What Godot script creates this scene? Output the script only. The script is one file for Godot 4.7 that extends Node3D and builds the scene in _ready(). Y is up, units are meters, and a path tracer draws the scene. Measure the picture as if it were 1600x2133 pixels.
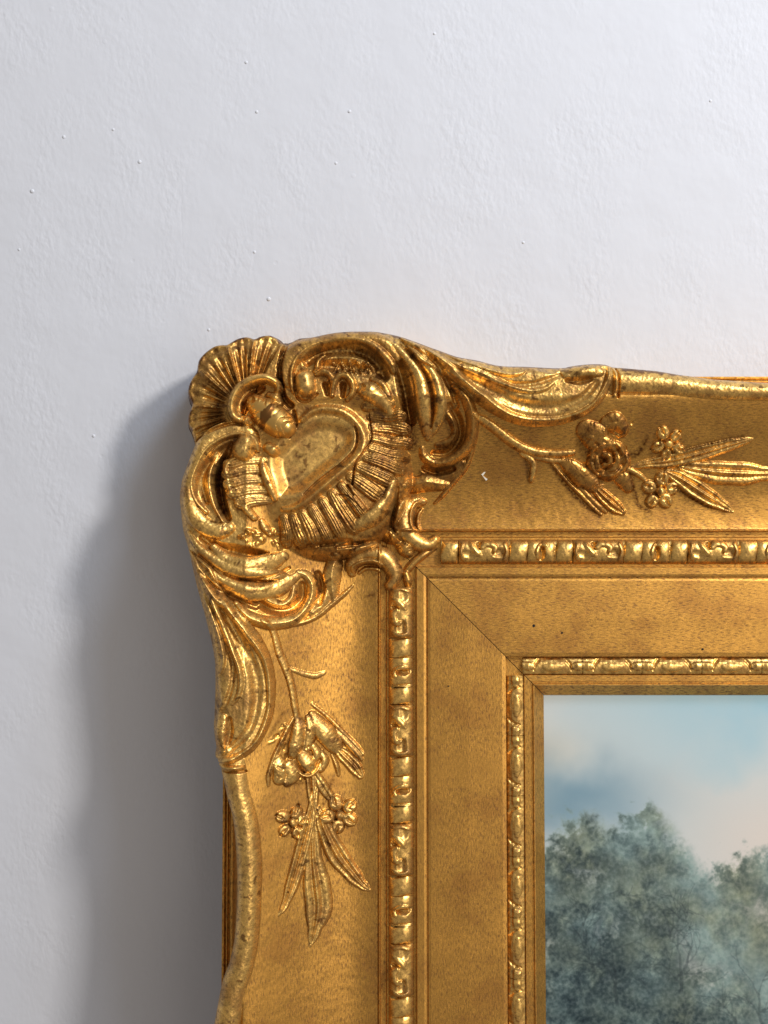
extends Node3D
# A gilded swept frame leaning on a white painted wall, seen close at its upper corner.
# Frame-plane units are pixels of PX metres each: x to the right, y down, h out of the frame.
const PX := 0.0002
const CAM := 2640.0        # distance of the lens from the frame plane
const TILT := 0.058        # how much nearer the frame's foot is, per unit down
const LEAN := 8.5          # degrees the frame leans back
const SX := 1134.0         # sight edge of the picture, left
const SY := 1448.0         # sight edge of the picture, top
const CELL := 1.3

var parts: Array = []      # [name, parent, material, label]
var F: Field
var frame: Node3D
var M := {}
var tints := {}        # toning of single parts, linear

# ------------------------------------------------------------------ relief field
class Field:
	var ox: float
	var oy: float
	var c: float
	var w: int
	var h: int
	var Z := PackedFloat32Array()
	var B := PackedFloat32Array()
	var SD := PackedFloat32Array()
	var ID := PackedInt32Array()
	var T := PackedFloat32Array()   # toning: brown toning, dirt, and shade painted into the hollows

	func _init(x0: float, y0: float, x1: float, y1: float, cell: float) -> void:
		ox = x0; oy = y0; c = cell
		w = int(ceil((x1 - x0) / cell)) + 1
		h = int(ceil((y1 - y0) / cell)) + 1
		Z.resize(w * h); B.resize(w * h); SD.resize(w * h); ID.resize(w * h); T.resize(w * h)
		SD.fill(-99.0)

	func snap() -> void:
		B = Z.duplicate()

	static func spline(pts: Array) -> Array:
		# Catmull-Rom through [x, y, width, height]
		var out: Array = []
		var n := pts.size()
		for i in n - 1:
			var a: Array = pts[maxi(i - 1, 0)]
			var b: Array = pts[i]
			var d: Array = pts[i + 1]
			var e: Array = pts[mini(i + 2, n - 1)]
			var l := Vector2(b[0], b[1]).distance_to(Vector2(d[0], d[1]))
			var k := maxi(1, int(ceil(l / maxf(4.0, 0.45 * (b[2] + d[2]) * 0.5))))
			for j in k:
				var t := float(j) / k
				var q: Array = []
				for m in 4:
					if m < 2:
						q.append(0.5 * (2.0 * b[m] + (d[m] - a[m]) * t + (2.0 * a[m] - 5.0 * b[m] + 4.0 * d[m] - e[m]) * t * t + (3.0 * b[m] - a[m] - 3.0 * d[m] + e[m]) * t * t * t))
					else:
						q.append(lerpf(b[m], d[m], t * t * (3.0 - 2.0 * t)))
				out.append(q)
		out.append(pts[n - 1])
		return out

	# prof: 0 round 1 bell 2 roof 3 leaf 4 scoop 5 fluted 6 flat dome 7 soft dome
	# mode: 0 raise over B, 1 absolute (drop = fall at the edge), 2 carve, 3 add, 4 tone
	func stroke(id: int, pts: Array, prof := 0, mode := 0, k := 1.5, arg := 0.0, outline := false) -> void:
		var s := spline(pts)
		var n := s.size()
		var x0 := 1e9; var y0 := 1e9; var x1 := -1e9; var y1 := -1e9
		for q in s:
			x0 = minf(x0, q[0] - q[2]); x1 = maxf(x1, q[0] + q[2])
			y0 = minf(y0, q[1] - q[2]); y1 = maxf(y1, q[1] + q[2])
		var i0 := maxi(0, int(floor((x0 - ox) / c)))
		var i1 := mini(w - 1, int(ceil((x1 - ox) / c)))
		var j0 := maxi(0, int(floor((y0 - oy) / c)))
		var j1 := mini(h - 1, int(ceil((y1 - oy) / c)))
		if i1 < i0 or j1 < j0:
			return
		var ww := i1 - i0 + 1
		var hh := j1 - j0 + 1
		var bd := PackedFloat32Array(); bd.resize(ww * hh); bd.fill(2.0)
		var bt := PackedFloat32Array(); bt.resize(ww * hh)
		var bu := PackedFloat32Array(); bu.resize(ww * hh)
		var bh := PackedFloat32Array(); bh.resize(ww * hh)
		var bw := PackedFloat32Array(); bw.resize(ww * hh)
		var run := 0.0
		for e in maxi(n - 1, 1):
			var a: Array = s[e]
			var b: Array = s[mini(e + 1, n - 1)]
			var ax: float = a[0]; var ay: float = a[1]
			var dx: float = b[0] - ax; var dy: float = b[1] - ay
			var l2 := dx * dx + dy * dy
			var l := sqrt(l2)
			var inv := 1.0 / l2 if l2 > 1e-9 else 0.0
			var wa: float = a[2]; var wb: float = b[2]
			var ha: float = a[3]; var hb: float = b[3]
			var wm := maxf(wa, wb)
			var p0 := maxi(i0, int(ceil((minf(ax, b[0]) - wm - ox) / c)))
			var p1 := mini(i1, int(floor((maxf(ax, b[0]) + wm - ox) / c)))
			var r0 := maxi(j0, int(ceil((minf(ay, b[1]) - wm - oy) / c)))
			var r1 := mini(j1, int(floor((maxf(ay, b[1]) + wm - oy) / c)))
			for j in range(r0, r1 + 1):
				var py := oy + j * c - ay
				var at := (j - j0) * ww - i0
				for i in range(p0, p1 + 1):
					var px := ox + i * c - ax
					var t := clampf((px * dx + py * dy) * inv, 0.0, 1.0)
					var ex := px - dx * t
					var ey := py - dy * t
					var wl := wa + (wb - wa) * t
					var q := sqrt(ex * ex + ey * ey) / maxf(wl, 0.05)
					var o := at + i
					if q < bd[o]:
						bd[o] = q
						bt[o] = q if dx * py - dy * px > 0.0 else -q
						bu[o] = run + l * t
						bh[o] = ha + (hb - ha) * t
						bw[o] = wl
			run += l
		for j in hh:
			for i in ww:
				var o := j * ww + i
				var q := bd[o]
				if q >= 1.0:
					continue
				var p := 0.0
				match prof:
					0: p = sqrt(1.0 - q * q)
					1: p = (1.0 - q * q) * (1.0 - q * q)
					2: p = 1.0 - q
					3:
						var e2 := q * q
						p = 0.62 * sqrt(1.0 - e2 * e2) + 0.38 * exp(-q * q * 40.0) - 0.22 * exp(-(q - 0.3) * (q - 0.3) * 60.0) + 0.16 * exp(-(q - 0.72) * (q - 0.72) * 40.0)
					4:
						p = sqrt(1.0 - pow(q, 6.0)) * (0.3 + 0.7 * smoothstep(0.1, 0.8, q))
					5:
						var f := absf(sin(bu[o] * arg + 0.9 * sin(bu[o] * 0.043) + 0.5 * bt[o]))
						var g := absf(sin(bu[o] * 0.052 + 0.4))
						p = sqrt(1.0 - pow(q, 4.0)) * (0.40 + 0.22 * f + 0.38 * sqrt(g) * smoothstep(-0.2, 0.9, q)) + 0.25 * exp(-(q - 0.86) * (q - 0.86) * 90.0)
					6: p = sqrt(1.0 - pow(q, 4.0))
					7: p = smoothstep(0.0, 1.0, 1.0 - q)
					9:
						p = sqrt(1.0 - q * q) * (0.72 + 0.28 * absf(cos(bt[o] * PI * arg)))
					8: p = 0.5 * (1.0 - q) + 0.5 * sqrt(1.0 - q * q)
				var v := (j + j0) * w + i + i0
				if outline:
					SD[v] = maxf(SD[v], (1.0 - q) * bw[o])
				var z := Z[v]
				match mode:
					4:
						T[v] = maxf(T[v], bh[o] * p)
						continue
					2:
						Z[v] = z - bh[o] * p
						if id >= 0 and q < 0.9:
							ID[v] = id
						continue
					3:
						Z[v] = z + bh[o] * p
						if id >= 0 and q < 0.95:
							ID[v] = id
						continue
				var cand := (B[v] + bh[o] * p) if mode == 0 else bh[o] - arg * (1.0 - p)
				var u := clampf(0.5 + 0.5 * (cand - z) / k, 0.0, 1.0)
				if u > 0.0:
					Z[v] = z + (cand - z) * u + k * u * (1.0 - u)
					if id >= 0 and u > 0.5:
						ID[v] = id

	# signed distance to a closed outline, held within reach of it
	func outline_distance(pts: Array, reach: float) -> Array:
		var poly := PackedVector2Array()
		for q in spline(pts):
			poly.append(Vector2(q[0], q[1]))
		var x0 := 1e9; var y0 := 1e9; var x1 := -1e9; var y1 := -1e9
		for q in poly:
			x0 = minf(x0, q.x); x1 = maxf(x1, q.x)
			y0 = minf(y0, q.y); y1 = maxf(y1, q.y)
		var i0 := maxi(0, int(floor((x0 - 6.0 - ox) / c)))
		var i1 := mini(w - 1, int(ceil((x1 + 6.0 - ox) / c)))
		var j0 := maxi(0, int(floor((y0 - 6.0 - oy) / c)))
		var j1 := mini(h - 1, int(ceil((y1 + 6.0 - oy) / c)))
		var ww := i1 - i0 + 1
		var hh := j1 - j0 + 1
		var d := PackedFloat32Array(); d.resize(ww * hh); d.fill(reach)
		var n := poly.size()
		for e in n:
			var a := poly[e]
			var b := poly[(e + 1) % n]
			var ab := b - a
			var inv := 1.0 / maxf(ab.length_squared(), 1e-9)
			var p0 := maxi(i0, int(ceil((minf(a.x, b.x) - reach - ox) / c)))
			var p1 := mini(i1, int(floor((maxf(a.x, b.x) + reach - ox) / c)))
			var r0 := maxi(j0, int(ceil((minf(a.y, b.y) - reach - oy) / c)))
			var r1 := mini(j1, int(floor((maxf(a.y, b.y) + reach - oy) / c)))
			for j in range(r0, r1 + 1):
				var py := oy + j * c - a.y
				for i in range(p0, p1 + 1):
					var px := ox + i * c - a.x
					var t := clampf((px * ab.x + py * ab.y) * inv, 0.0, 1.0)
					var ex := px - ab.x * t
					var ey := py - ab.y * t
					var o := (j - j0) * ww + i - i0
					var q := sqrt(ex * ex + ey * ey)
					if q < d[o]:
						d[o] = q
		for j in hh:
			# crossings of this row with the outline
			var y := oy + (j + j0) * c + 0.0137
			var cut: Array = []
			for e in n:
				var a := poly[e]
				var b := poly[(e + 1) % n]
				if (a.y > y) != (b.y > y):
					cut.append(a.x + (y - a.y) / (b.y - a.y) * (b.x - a.x))
			cut.sort()
			var m := 0
			for i in ww:
				var x := ox + (i + i0) * c
				while m < cut.size() and cut[m] < x:
					m += 1
				if m % 2 == 0:
					d[j * ww + i] = -d[j * ww + i]
		return [i0, j0, ww, hh, d]

	func poly(id: int, pts: Array, height: float, edge: float, mode := 0, k := 1.5, outline := false) -> void:
		var r := outline_distance(pts, maxf(edge, 60.0 if outline else edge))
		var d: PackedFloat32Array = r[4]
		for j in r[3]:
			for i in r[2]:
				var s := d[j * r[2] + i]
				var v: int = (j + r[1]) * w + i + r[0]
				if outline:
					SD[v] = maxf(SD[v], s)
				if s <= 0.0:
					continue
				var q := 1.0 - minf(s / edge, 1.0)
				var p := sqrt(1.0 - q * q)
				if mode == 2:
					p = smoothstep(0.0, 1.0, 1.0 - q)
					Z[v] -= height * p
					if id >= 0:
						ID[v] = id
					continue
				var z := Z[v]
				var cand := B[v] + height * p if mode == 0 else height * p
				var u := clampf(0.5 + 0.5 * (cand - z) / k, 0.0, 1.0)
				if u > 0.0:
					Z[v] = z + (cand - z) * u + k * u * (1.0 - u)
					if id >= 0 and u > 0.5:
						ID[v] = id

# ------------------------------------------------------------------ helpers
func at(x: float, y: float, h: float) -> Vector3:
	return Vector3((x - 800.0) * PX, (1066.5 - y) * PX, h * PX)

# a point measured in the photograph, at height h, as a place on the frame plane
func pt(x: float, y: float, h: float) -> Vector2:
	var f := 1.0 - (h + (y - 1066.5) * TILT) / CAM
	return Vector2(800.0 + (x - 800.0) * f, 1066.5 + (y - 1066.5) * f)

func line(flat: Array, h: float) -> Array:
	var out: Array = []
	for i in range(0, flat.size(), 4):
		var p := pt(flat[i], flat[i + 1], h)
		out.append([p.x, p.y, float(flat[i + 2]), float(flat[i + 3])])
	return out

func loop2(flat: Array, h: float) -> Array:
	var out: Array = []
	for i in range(0, flat.size(), 2):
		var p := pt(flat[i], flat[i + 1], h)
		out.append([p.x, p.y, 4.0, 0.0])
	return out

var wob := RandomNumberGenerator.new()
func mirror(pts: Array, jit := 1.6) -> Array:
	var out: Array = []
	var shift := Vector2(wob.randf_range(-jit, jit), wob.randf_range(-jit, jit))
	for q in pts:
		out.append([q[1] - (SY - SX) + shift.x + wob.randf_range(-0.5, 0.5) * jit, q[0] + (SY - SX) + shift.y + wob.randf_range(-0.5, 0.5) * jit, q[2] * wob.randf_range(0.94, 1.06), q[3] * wob.randf_range(0.92, 1.08)])
	return out

func part(called: String, parent: int, mat: String, label := "") -> int:
	parts.append([called, parent, mat, label])
	return parts.size() - 1

# the same stroke on the top member and, mirrored over the mitre, on the side member
func both(a: int, b: int, flat: Array, h := 85.0, prof := 0, mode := 0, k := 1.5, arg := 0.0, jit := 1.6) -> void:
	var s := line(flat, h)
	F.stroke(a, s, prof, mode, k, arg)
	F.stroke(b, mirror(s, jit), prof, mode, k, arg)

func one(a: int, flat: Array, h := 85.0, prof := 0, mode := 0, k := 1.5, arg := 0.0) -> void:
	F.stroke(a, line(flat, h), prof, mode, k, arg)

func commit(called: String, parent: Node, v: PackedVector3Array, n: PackedVector3Array, uv: PackedVector2Array, col: PackedColorArray, ix: PackedInt32Array, m: Material) -> MeshInstance3D:
	var a := []
	a.resize(Mesh.ARRAY_MAX)
	a[Mesh.ARRAY_VERTEX] = v
	a[Mesh.ARRAY_NORMAL] = n
	a[Mesh.ARRAY_TEX_UV] = uv
	if col.size():
		a[Mesh.ARRAY_COLOR] = col
	a[Mesh.ARRAY_INDEX] = ix
	var me := ArrayMesh.new()
	me.add_surface_from_arrays(Mesh.PRIMITIVE_TRIANGLES, a)
	me.surface_set_material(0, m)
	var o := MeshInstance3D.new()
	o.mesh = me
	o.name = called
	parent.add_child(o, true)
	return o

func tag(o: Node, label: String, category: String, kind := "") -> void:
	if label:
		o.set_meta("label", label)
	if category:
		o.set_meta("category", category)
	if kind:
		o.set_meta("kind", kind)

# ------------------------------------------------------------------ textures
func bytes_of(n: FastNoiseLite, w: int, h: int) -> PackedByteArray:
	var im := n.get_seamless_image(w, h, false, false, 0.12)
	im.convert(Image.FORMAT_L8)
	return im.get_data()

func noise(kind: int, freq: float, seed_: int, oct := 3) -> FastNoiseLite:
	var n := FastNoiseLite.new()
	n.noise_type = kind
	n.frequency = freq
	n.seed = seed_
	n.fractal_octaves = oct
	n.fractal_type = FastNoiseLite.FRACTAL_FBM if oct > 1 else FastNoiseLite.FRACTAL_NONE
	return n

# noise stretched along u: made small and enlarged
func streaks(freq: float, seed_: int, oct: int, size: int, long: int) -> PackedByteArray:
	var im := noise(FastNoiseLite.TYPE_SIMPLEX_SMOOTH, freq, seed_, oct).get_seamless_image(size / long, size, false, false, 0.12)
	im.convert(Image.FORMAT_L8)
	im.resize(size, size, Image.INTERPOLATE_CUBIC)
	return im.get_data()

func tex(w: int, h: int, data: PackedByteArray, fmt: int) -> ImageTexture:
	return ImageTexture.create_from_image(Image.create_from_data(w, h, false, fmt, data))

func lut(f: Callable) -> PackedFloat32Array:
	var a := PackedFloat32Array()
	a.resize(256)
	for i in 256:
		a[i] = f.call(i / 255.0)
	return a

func gilt(size: int, flat: bool, seed_: int, rough: float) -> StandardMaterial3D:
	# leaf gold over red-brown bole: toned patches, scratches along the run, specks and hair cracks
	var grain := streaks(0.22, seed_, 3, size, 3) if flat else bytes_of(noise(FastNoiseLite.TYPE_SIMPLEX_SMOOTH, 0.07, seed_, 3), size, size)
	var speck := streaks(0.30, seed_ + 1, 2, size, 4) if flat else bytes_of(noise(FastNoiseLite.TYPE_SIMPLEX_SMOOTH, 0.11, seed_ + 1, 2), size, size)
	var tone := bytes_of(noise(FastNoiseLite.TYPE_SIMPLEX_SMOOTH, 0.008 if flat else 0.014, seed_ + 2, 4), size, size)
	var fine := bytes_of(noise(FastNoiseLite.TYPE_SIMPLEX, 0.42, seed_ + 3, 1), size, size)
	var cell := noise(FastNoiseLite.TYPE_CELLULAR, 0.035, seed_ + 4, 1)
	cell.cellular_return_type = FastNoiseLite.RETURN_DISTANCE2_SUB
	cell.domain_warp_enabled = true
	cell.domain_warp_amplitude = 18.0
	cell.domain_warp_frequency = 0.03
	var crack := bytes_of(cell, size, size)
	var a := PackedByteArray(); a.resize(size * size * 3)
	var orm := PackedByteArray(); orm.resize(size * size * 3)
	var hgt := PackedByteArray(); hgt.resize(size * size)
	var spk := lut(func(x): return smoothstep(0.56, 0.76, x)) if flat else lut(func(x): return smoothstep(0.60, 0.78, x))
	var crk := lut(func(x): return 1.0 - smoothstep(0.015, 0.055, x))
	var red := lut(func(x): return smoothstep(0.52, 0.78, x))
	for i in size * size:
		var g := grain[i] / 255.0
		var t := tone[i] / 255.0
		var fn := fine[i] / 255.0
		var s: float = spk[speck[i]] * (0.35 + 0.65 * fn)
		var k: float = crk[crack[i]] * red[tone[size * size - 1 - i]] * 0.4
		if flat:
			k *= 0.5
		var b: float = red[tone[i]] * (0.22 if flat else 0.26) * (0.4 + 0.6 * g)
		var l := (0.90 if flat else 0.88) + (0.20 if flat else 0.26) * (g - 0.5) + 0.26 * (fn - 0.5) + (0.16 if flat else 0.22) * (0.5 - t)
		# sRGB leaf, red-brown bole and near-black dirt
		var cr := lerpf((230.0 if flat else 248.0) * l, 150.0, b)
		var cg := lerpf((171.0 if flat else 198.0) * l, 88.0, b)
		var cb := lerpf((82.0 if flat else 110.0) * l, 44.0, b)
		var dk := clampf(s * (0.56 if flat else 0.42) + k, 0.0, 1.0)
		a[i * 3] = clampi(int(lerpf(cr, 62.0, dk)), 0, 255)
		a[i * 3 + 1] = clampi(int(lerpf(cg, 34.0, dk)), 0, 255)
		a[i * 3 + 2] = clampi(int(lerpf(cb, 16.0, dk)), 0, 255)
		var ro := rough + (0.03 if flat else 0.12) * t + 0.10 * g + 0.28 * dk + 0.1 * b
		orm[i * 3] = 255
		orm[i * 3 + 1] = clampi(int(255.0 * ro), 0, 255)
		orm[i * 3 + 2] = clampi(int(255.0 * (0.86 - 0.62 * dk - 0.12 * b)), 0, 255)
		hgt[i] = clampi(int(150.0 + 50.0 * (g - 0.5) + (26.0 if flat else 34.0) * (fn - 0.5) - 60.0 * s - 90.0 * k), 0, 255)
	var m := StandardMaterial3D.new()
	m.albedo_texture = tex(size, size, a, Image.FORMAT_RGB8)
	var o := tex(size, size, orm, Image.FORMAT_RGB8)
	m.roughness = 1.0
	m.roughness_texture = o
	m.roughness_texture_channel = BaseMaterial3D.TEXTURE_CHANNEL_GREEN
	m.metallic = 1.0
	m.metallic_texture = o
	m.metallic_texture_channel = BaseMaterial3D.TEXTURE_CHANNEL_BLUE
	m.heightmap_enabled = true
	m.heightmap_texture = tex(size, size, hgt, Image.FORMAT_L8)
	m.heightmap_scale = 0.007 if flat else 0.004
	m.vertex_color_use_as_albedo = true
	return m

func plain(c: Color, rough: float, metal := 0.0) -> StandardMaterial3D:
	var m := StandardMaterial3D.new()
	m.albedo_color = c
	m.roughness = rough
	m.metallic = metal
	return m

func wall_material() -> StandardMaterial3D:
	# roller stipple: short upright dabs over slow waves, with some paint nibs and pinholes
	var na := bytes_of(noise(FastNoiseLite.TYPE_SIMPLEX_SMOOTH, 0.13, 71, 3), 1024, 640)
	var nb := bytes_of(noise(FastNoiseLite.TYPE_SIMPLEX_SMOOTH, 0.010, 73, 3), 1024, 640)
	for i in na.size():
		na[i] = clampi(int(128.0 + (na[i] - 128.0) * clampf((nb[i] - 60.0) / 110.0, 0.15, 1.3)), 0, 255)
	var im := Image.create_from_data(1024, 640, false, Image.FORMAT_L8, na)
	im.resize(2048, 2048, Image.INTERPOLATE_CUBIC)
	var m := plain(Color(0.79, 0.80, 0.825), 0.62)
	m.metallic_specular = 0.35
	var r := RandomNumberGenerator.new()
	r.seed = 5
	for k in 46:
		var cx := r.randi_range(20, 2020)
		var cy := r.randi_range(20, 2020)
		var rad := r.randf_range(3.0, 6.0)
		var up := 1.0 if r.randf() < 0.5 else -1.0
		for y in range(-8, 9):
			for x in range(-8, 9):
				var q := (x * x + y * y) / (rad * rad)
				if q < 1.0:
					var p := im.get_pixel(cx + x, cy + y).r
					var v := clampf(p + up * 0.55 * (1.0 - q), 0.0, 1.0)
					im.set_pixel(cx + x, cy + y, Color(v, v, v))
	for q in [[0.125, 0.30, 360], [0.78, 0.62, 300], [0.31, 0.36, 120], [0.52, 0.80, 90]]:
		var cx: float = 2048.0 * q[0]
		for k in int(q[2]):
			cx += r.randf_range(-0.35, 0.36)
			for x in range(-2, 3):
				var e := Vector2i(int(cx) + x, int(2048.0 * q[1]) + k)
				var v := im.get_pixel(e.x, e.y).r - 0.16 * (1.0 - absf(x) / 3.0)
				im.set_pixel(e.x, e.y, Color(v, v, v))
	m.heightmap_enabled = true
	m.heightmap_texture = ImageTexture.create_from_image(im)
	m.heightmap_scale = 0.012
	var im2 := noise(FastNoiseLite.TYPE_SIMPLEX_SMOOTH, 0.012, 17, 4).get_seamless_image(1024, 1024, false, false, 0.1)
	im2.convert(Image.FORMAT_RGBA8)
	im2.bump_map_to_normal_map(3.0)
	m.normal_enabled = true
	m.normal_texture = ImageTexture.create_from_image(im2)
	m.normal_scale = 0.25
	return m

func canvas_material() -> StandardMaterial3D:
	# a misty landscape print: pale evening sky over soft grey-green trees
	var w := 640
	var h := 800
	var n1 := bytes_of(noise(FastNoiseLite.TYPE_SIMPLEX_SMOOTH, 0.006, 3, 4), w, h)
	var n2 := bytes_of(noise(FastNoiseLite.TYPE_SIMPLEX_SMOOTH, 0.03, 9, 4), w, h)
	var n3 := bytes_of(noise(FastNoiseLite.TYPE_SIMPLEX_SMOOTH, 0.11, 21, 3), w, h)
	var n4 := bytes_of(noise(FastNoiseLite.TYPE_SIMPLEX, 0.45, 33, 2), w, h)
	# crowns as soft discs: x, y, radius, depth of tone
	var crowns := [[75, 262, 58, 0.55], [30, 300, 50, 0.6], [125, 275, 55, 0.6], [180, 256, 56, 0.5], [185, 220, 28, 0.3], [218, 298, 54, 0.45], [258, 332, 44, 0.3], [150, 330, 90, 0.65], [15, 350, 70, 0.7], [60, 370, 90, 0.65], [230, 360, 70, 0.5], [330, 330, 54, 0.4], [298, 352, 50, 0.3], [372, 314, 54, 0.45], [430, 345, 80, 0.5], [520, 340, 90, 0.5], [600, 360, 100, 0.55], [300, 400, 90, 0.28], [350, 430, 80, 0.32], [170, 440, 100, 0.8], [60, 460, 100, 0.95], [20, 560, 110, 1.0], [120, 560, 130, 1.0], [220, 520, 90, 0.85], [310, 520, 90, 0.42], [400, 500, 100, 0.38], [480, 450, 90, 0.4], [560, 520, 130, 0.5], [280, 620, 120, 0.8], [400, 620, 120, 0.6], [520, 660, 150, 0.6], [100, 700, 180, 1.0], [300, 760, 200, 0.85], [560, 780, 180, 0.7]]
	var a := PackedFloat32Array(); a.resize(w * h * 3)
	for y in h:
		for x in w:
			var i := y * w + x
			var f1 := n1[i] / 255.0 - 0.5
			var f2 := n2[i] / 255.0 - 0.5
			var f3 := n3[i] / 255.0 - 0.5
			var f4 := n4[i] / 255.0 - 0.5
			var up := clampf(y / 170.0 + f1 * 0.7, 0.0, 1.0)
			var blue := (1.0 - up) * smoothstep(-60.0, 330.0, x + 160.0 * f1)
			var pink := smoothstep(150.0, 420.0, x) * smoothstep(100.0, 260.0, y)
			var r := lerpf(lerpf(0.72, 0.78, pink), 0.57, blue)
			var g := lerpf(lerpf(0.74, 0.74, pink), 0.695, blue)
			var b := lerpf(lerpf(0.73, 0.70, pink), 0.735, blue)
			# a warm break low at the left edge and a blue-grey bank of cloud under it
			var glow_ := exp(-(pow((x - 8.0) / 70.0, 2.0) + pow((y - 105.0) / 40.0, 2.0))) * 0.4
			r = lerpf(r, 0.76, glow_); g = lerpf(g, 0.70, glow_); b = lerpf(b, 0.60, glow_)
			var bank := exp(-(pow((x - 60.0) / 130.0, 2.0) + pow((y - 185.0 + 60.0 * f1) / 62.0, 2.0))) * 0.85
			r = lerpf(r, 0.40, bank); g = lerpf(g, 0.52, bank); b = lerpf(b, 0.58, bank)
			var cover := 0.0
			var dark := 0.0
			var px := x + 46.0 * f2 + 9.0 * f3
			var py := y + 12.0 * f3 + 46.0 * f2
			for q in crowns:
				var ex: float = px - q[0]
				var ey: float = py - q[1]
				var e: float = 1.0 - sqrt(ex * ex + ey * ey) / q[2]
				if e > -0.2:
					var s := smoothstep(-0.16, 0.52, e + 0.09 * f3 + 0.02 * f4)
					dark = lerpf(dark, q[3] * (0.72 + 0.4 * (0.4 - e)), s * 0.6)
					cover = maxf(cover, s)
			dark = clampf(dark * 1.12 + 0.5 * f2 + 0.55 * f1 + 0.10 * f3 + 0.02 * f4, 0.0, 1.0)
			var tr := lerpf(0.49, 0.065, dark)
			var tg := lerpf(0.57, 0.125, dark)
			var tb := lerpf(0.545, 0.15, dark)
			var warm := clampf(f1 * 2.0 + 0.35, 0.0, 1.0) * (1.0 - dark)
			tr += 0.08 * warm; tg += 0.02 * warm; tb -= 0.07 * warm
			cover *= clampf(0.93 + 0.3 * f3, 0.0, 1.0)
			r = lerpf(r, tr, cover) + 0.012 * f4
			g = lerpf(g, tg, cover) + 0.012 * f4
			b = lerpf(b, tb, cover) + 0.012 * f4
			a[i * 3] = r; a[i * 3 + 1] = g; a[i * 3 + 2] = b
	# boughs drawn with a thin brush
	var rg := RandomNumberGenerator.new()
	rg.seed = 11
	var todo: Array = []
	for q in [[130, 520, -1.9, 130, 4.0], [95, 470, -2.1, 120, 3.5], [225, 480, -0.9, 110, 4.0], [235, 500, -1.5, 120, 4.0], [370, 560, -1.5, 110, 3.5], [420, 470, -0.6, 90, 3.0], [400, 620, -1.2, 160, 5.0], [350, 640, -1.9, 120, 4.0], [60, 420, -1.3, 120, 2.5], [520, 560, -1.7, 150, 4.0], [210, 640, -1.2, 120, 3.0], [300, 700, -1.7, 120, 3.0]]:
		todo.append([float(q[0]), float(q[1]), float(q[2]), float(q[3]), float(q[4]), 0])
	while todo.size():
		var q: Array = todo.pop_back()
		var x: float = q[0]
		var y: float = q[1]
		var an: float = q[2]
		var n := int(q[3])
		for k in n:
			an += rg.randf_range(-0.12, 0.12)
			x += cos(an); y += sin(an)
			var rad: float = maxf(0.6, q[4] * (1.0 - float(k) / n) * 0.62)
			for yy in range(int(y - rad), int(y + rad) + 1):
				for xx in range(int(x - rad), int(x + rad) + 1):
					if xx >= 0 and xx < w and yy >= 0 and yy < h:
						var i := (yy * w + xx) * 3
						a[i] = lerpf(a[i], 0.12, 0.07); a[i + 1] = lerpf(a[i + 1], 0.16, 0.07); a[i + 2] = lerpf(a[i + 2], 0.17, 0.07)
			if q[5] < 3 and rg.randf() < 0.035:
				todo.append([x, y, an + (0.7 if rg.randf() < 0.5 else -0.7), n * 0.55, q[4] * 0.6, q[5] + 1])
	var by := PackedByteArray(); by.resize(w * h * 3)
	for i in w * h * 3:
		by[i] = clampi(int(a[i] * 255.0), 0, 255)
	var m := StandardMaterial3D.new()
	m.albedo_texture = tex(w, h, by, Image.FORMAT_RGB8)
	m.roughness = 0.42
	m.metallic_specular = 0.4
	return m

# ------------------------------------------------------------------ the frame
func cove_height(d: float) -> float:
	if d < 340.0:
		return -12.0
	if d < 347.0:
		return -12.0 + 17.0 * sqrt(1.0 - pow((343.5 - d) / 3.6, 2.0)) if absf(343.5 - d) < 3.6 else -12.0
	if d < 610.0:
		var t := (d - 347.0) / 263.0
		return 98.0 * (1.0 - pow(1.0 - pow(t, 2.1), 1.4)) - 40.0 * t * pow(1.0 - t, 3.0)
	if d < 646.0:
		return lerpf(98.0, 4.0, smoothstep(0.0, 1.0, (d - 610.0) / 36.0))
	return 4.0 - (5.0 if absf(d - 651.0) < 1.6 or absf(d - 658.0) < 1.2 else 0.0)

const PROFILE := [[0, -34], [21, -7], [22.5, -4], [25, -4], [26.5, -8], [29, -8], [30, -6], [43, -6], [45, -13], [81, -13], [82.5, 0], [90, 1.5], [160, 3], [238, 2], [243, 1], [244, -3], [246, -3], [247, 3], [252, 4.5], [266, 4.5], [268, -7], [328, -7], [330, -10], [341, -10], [352, -26]]

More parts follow.
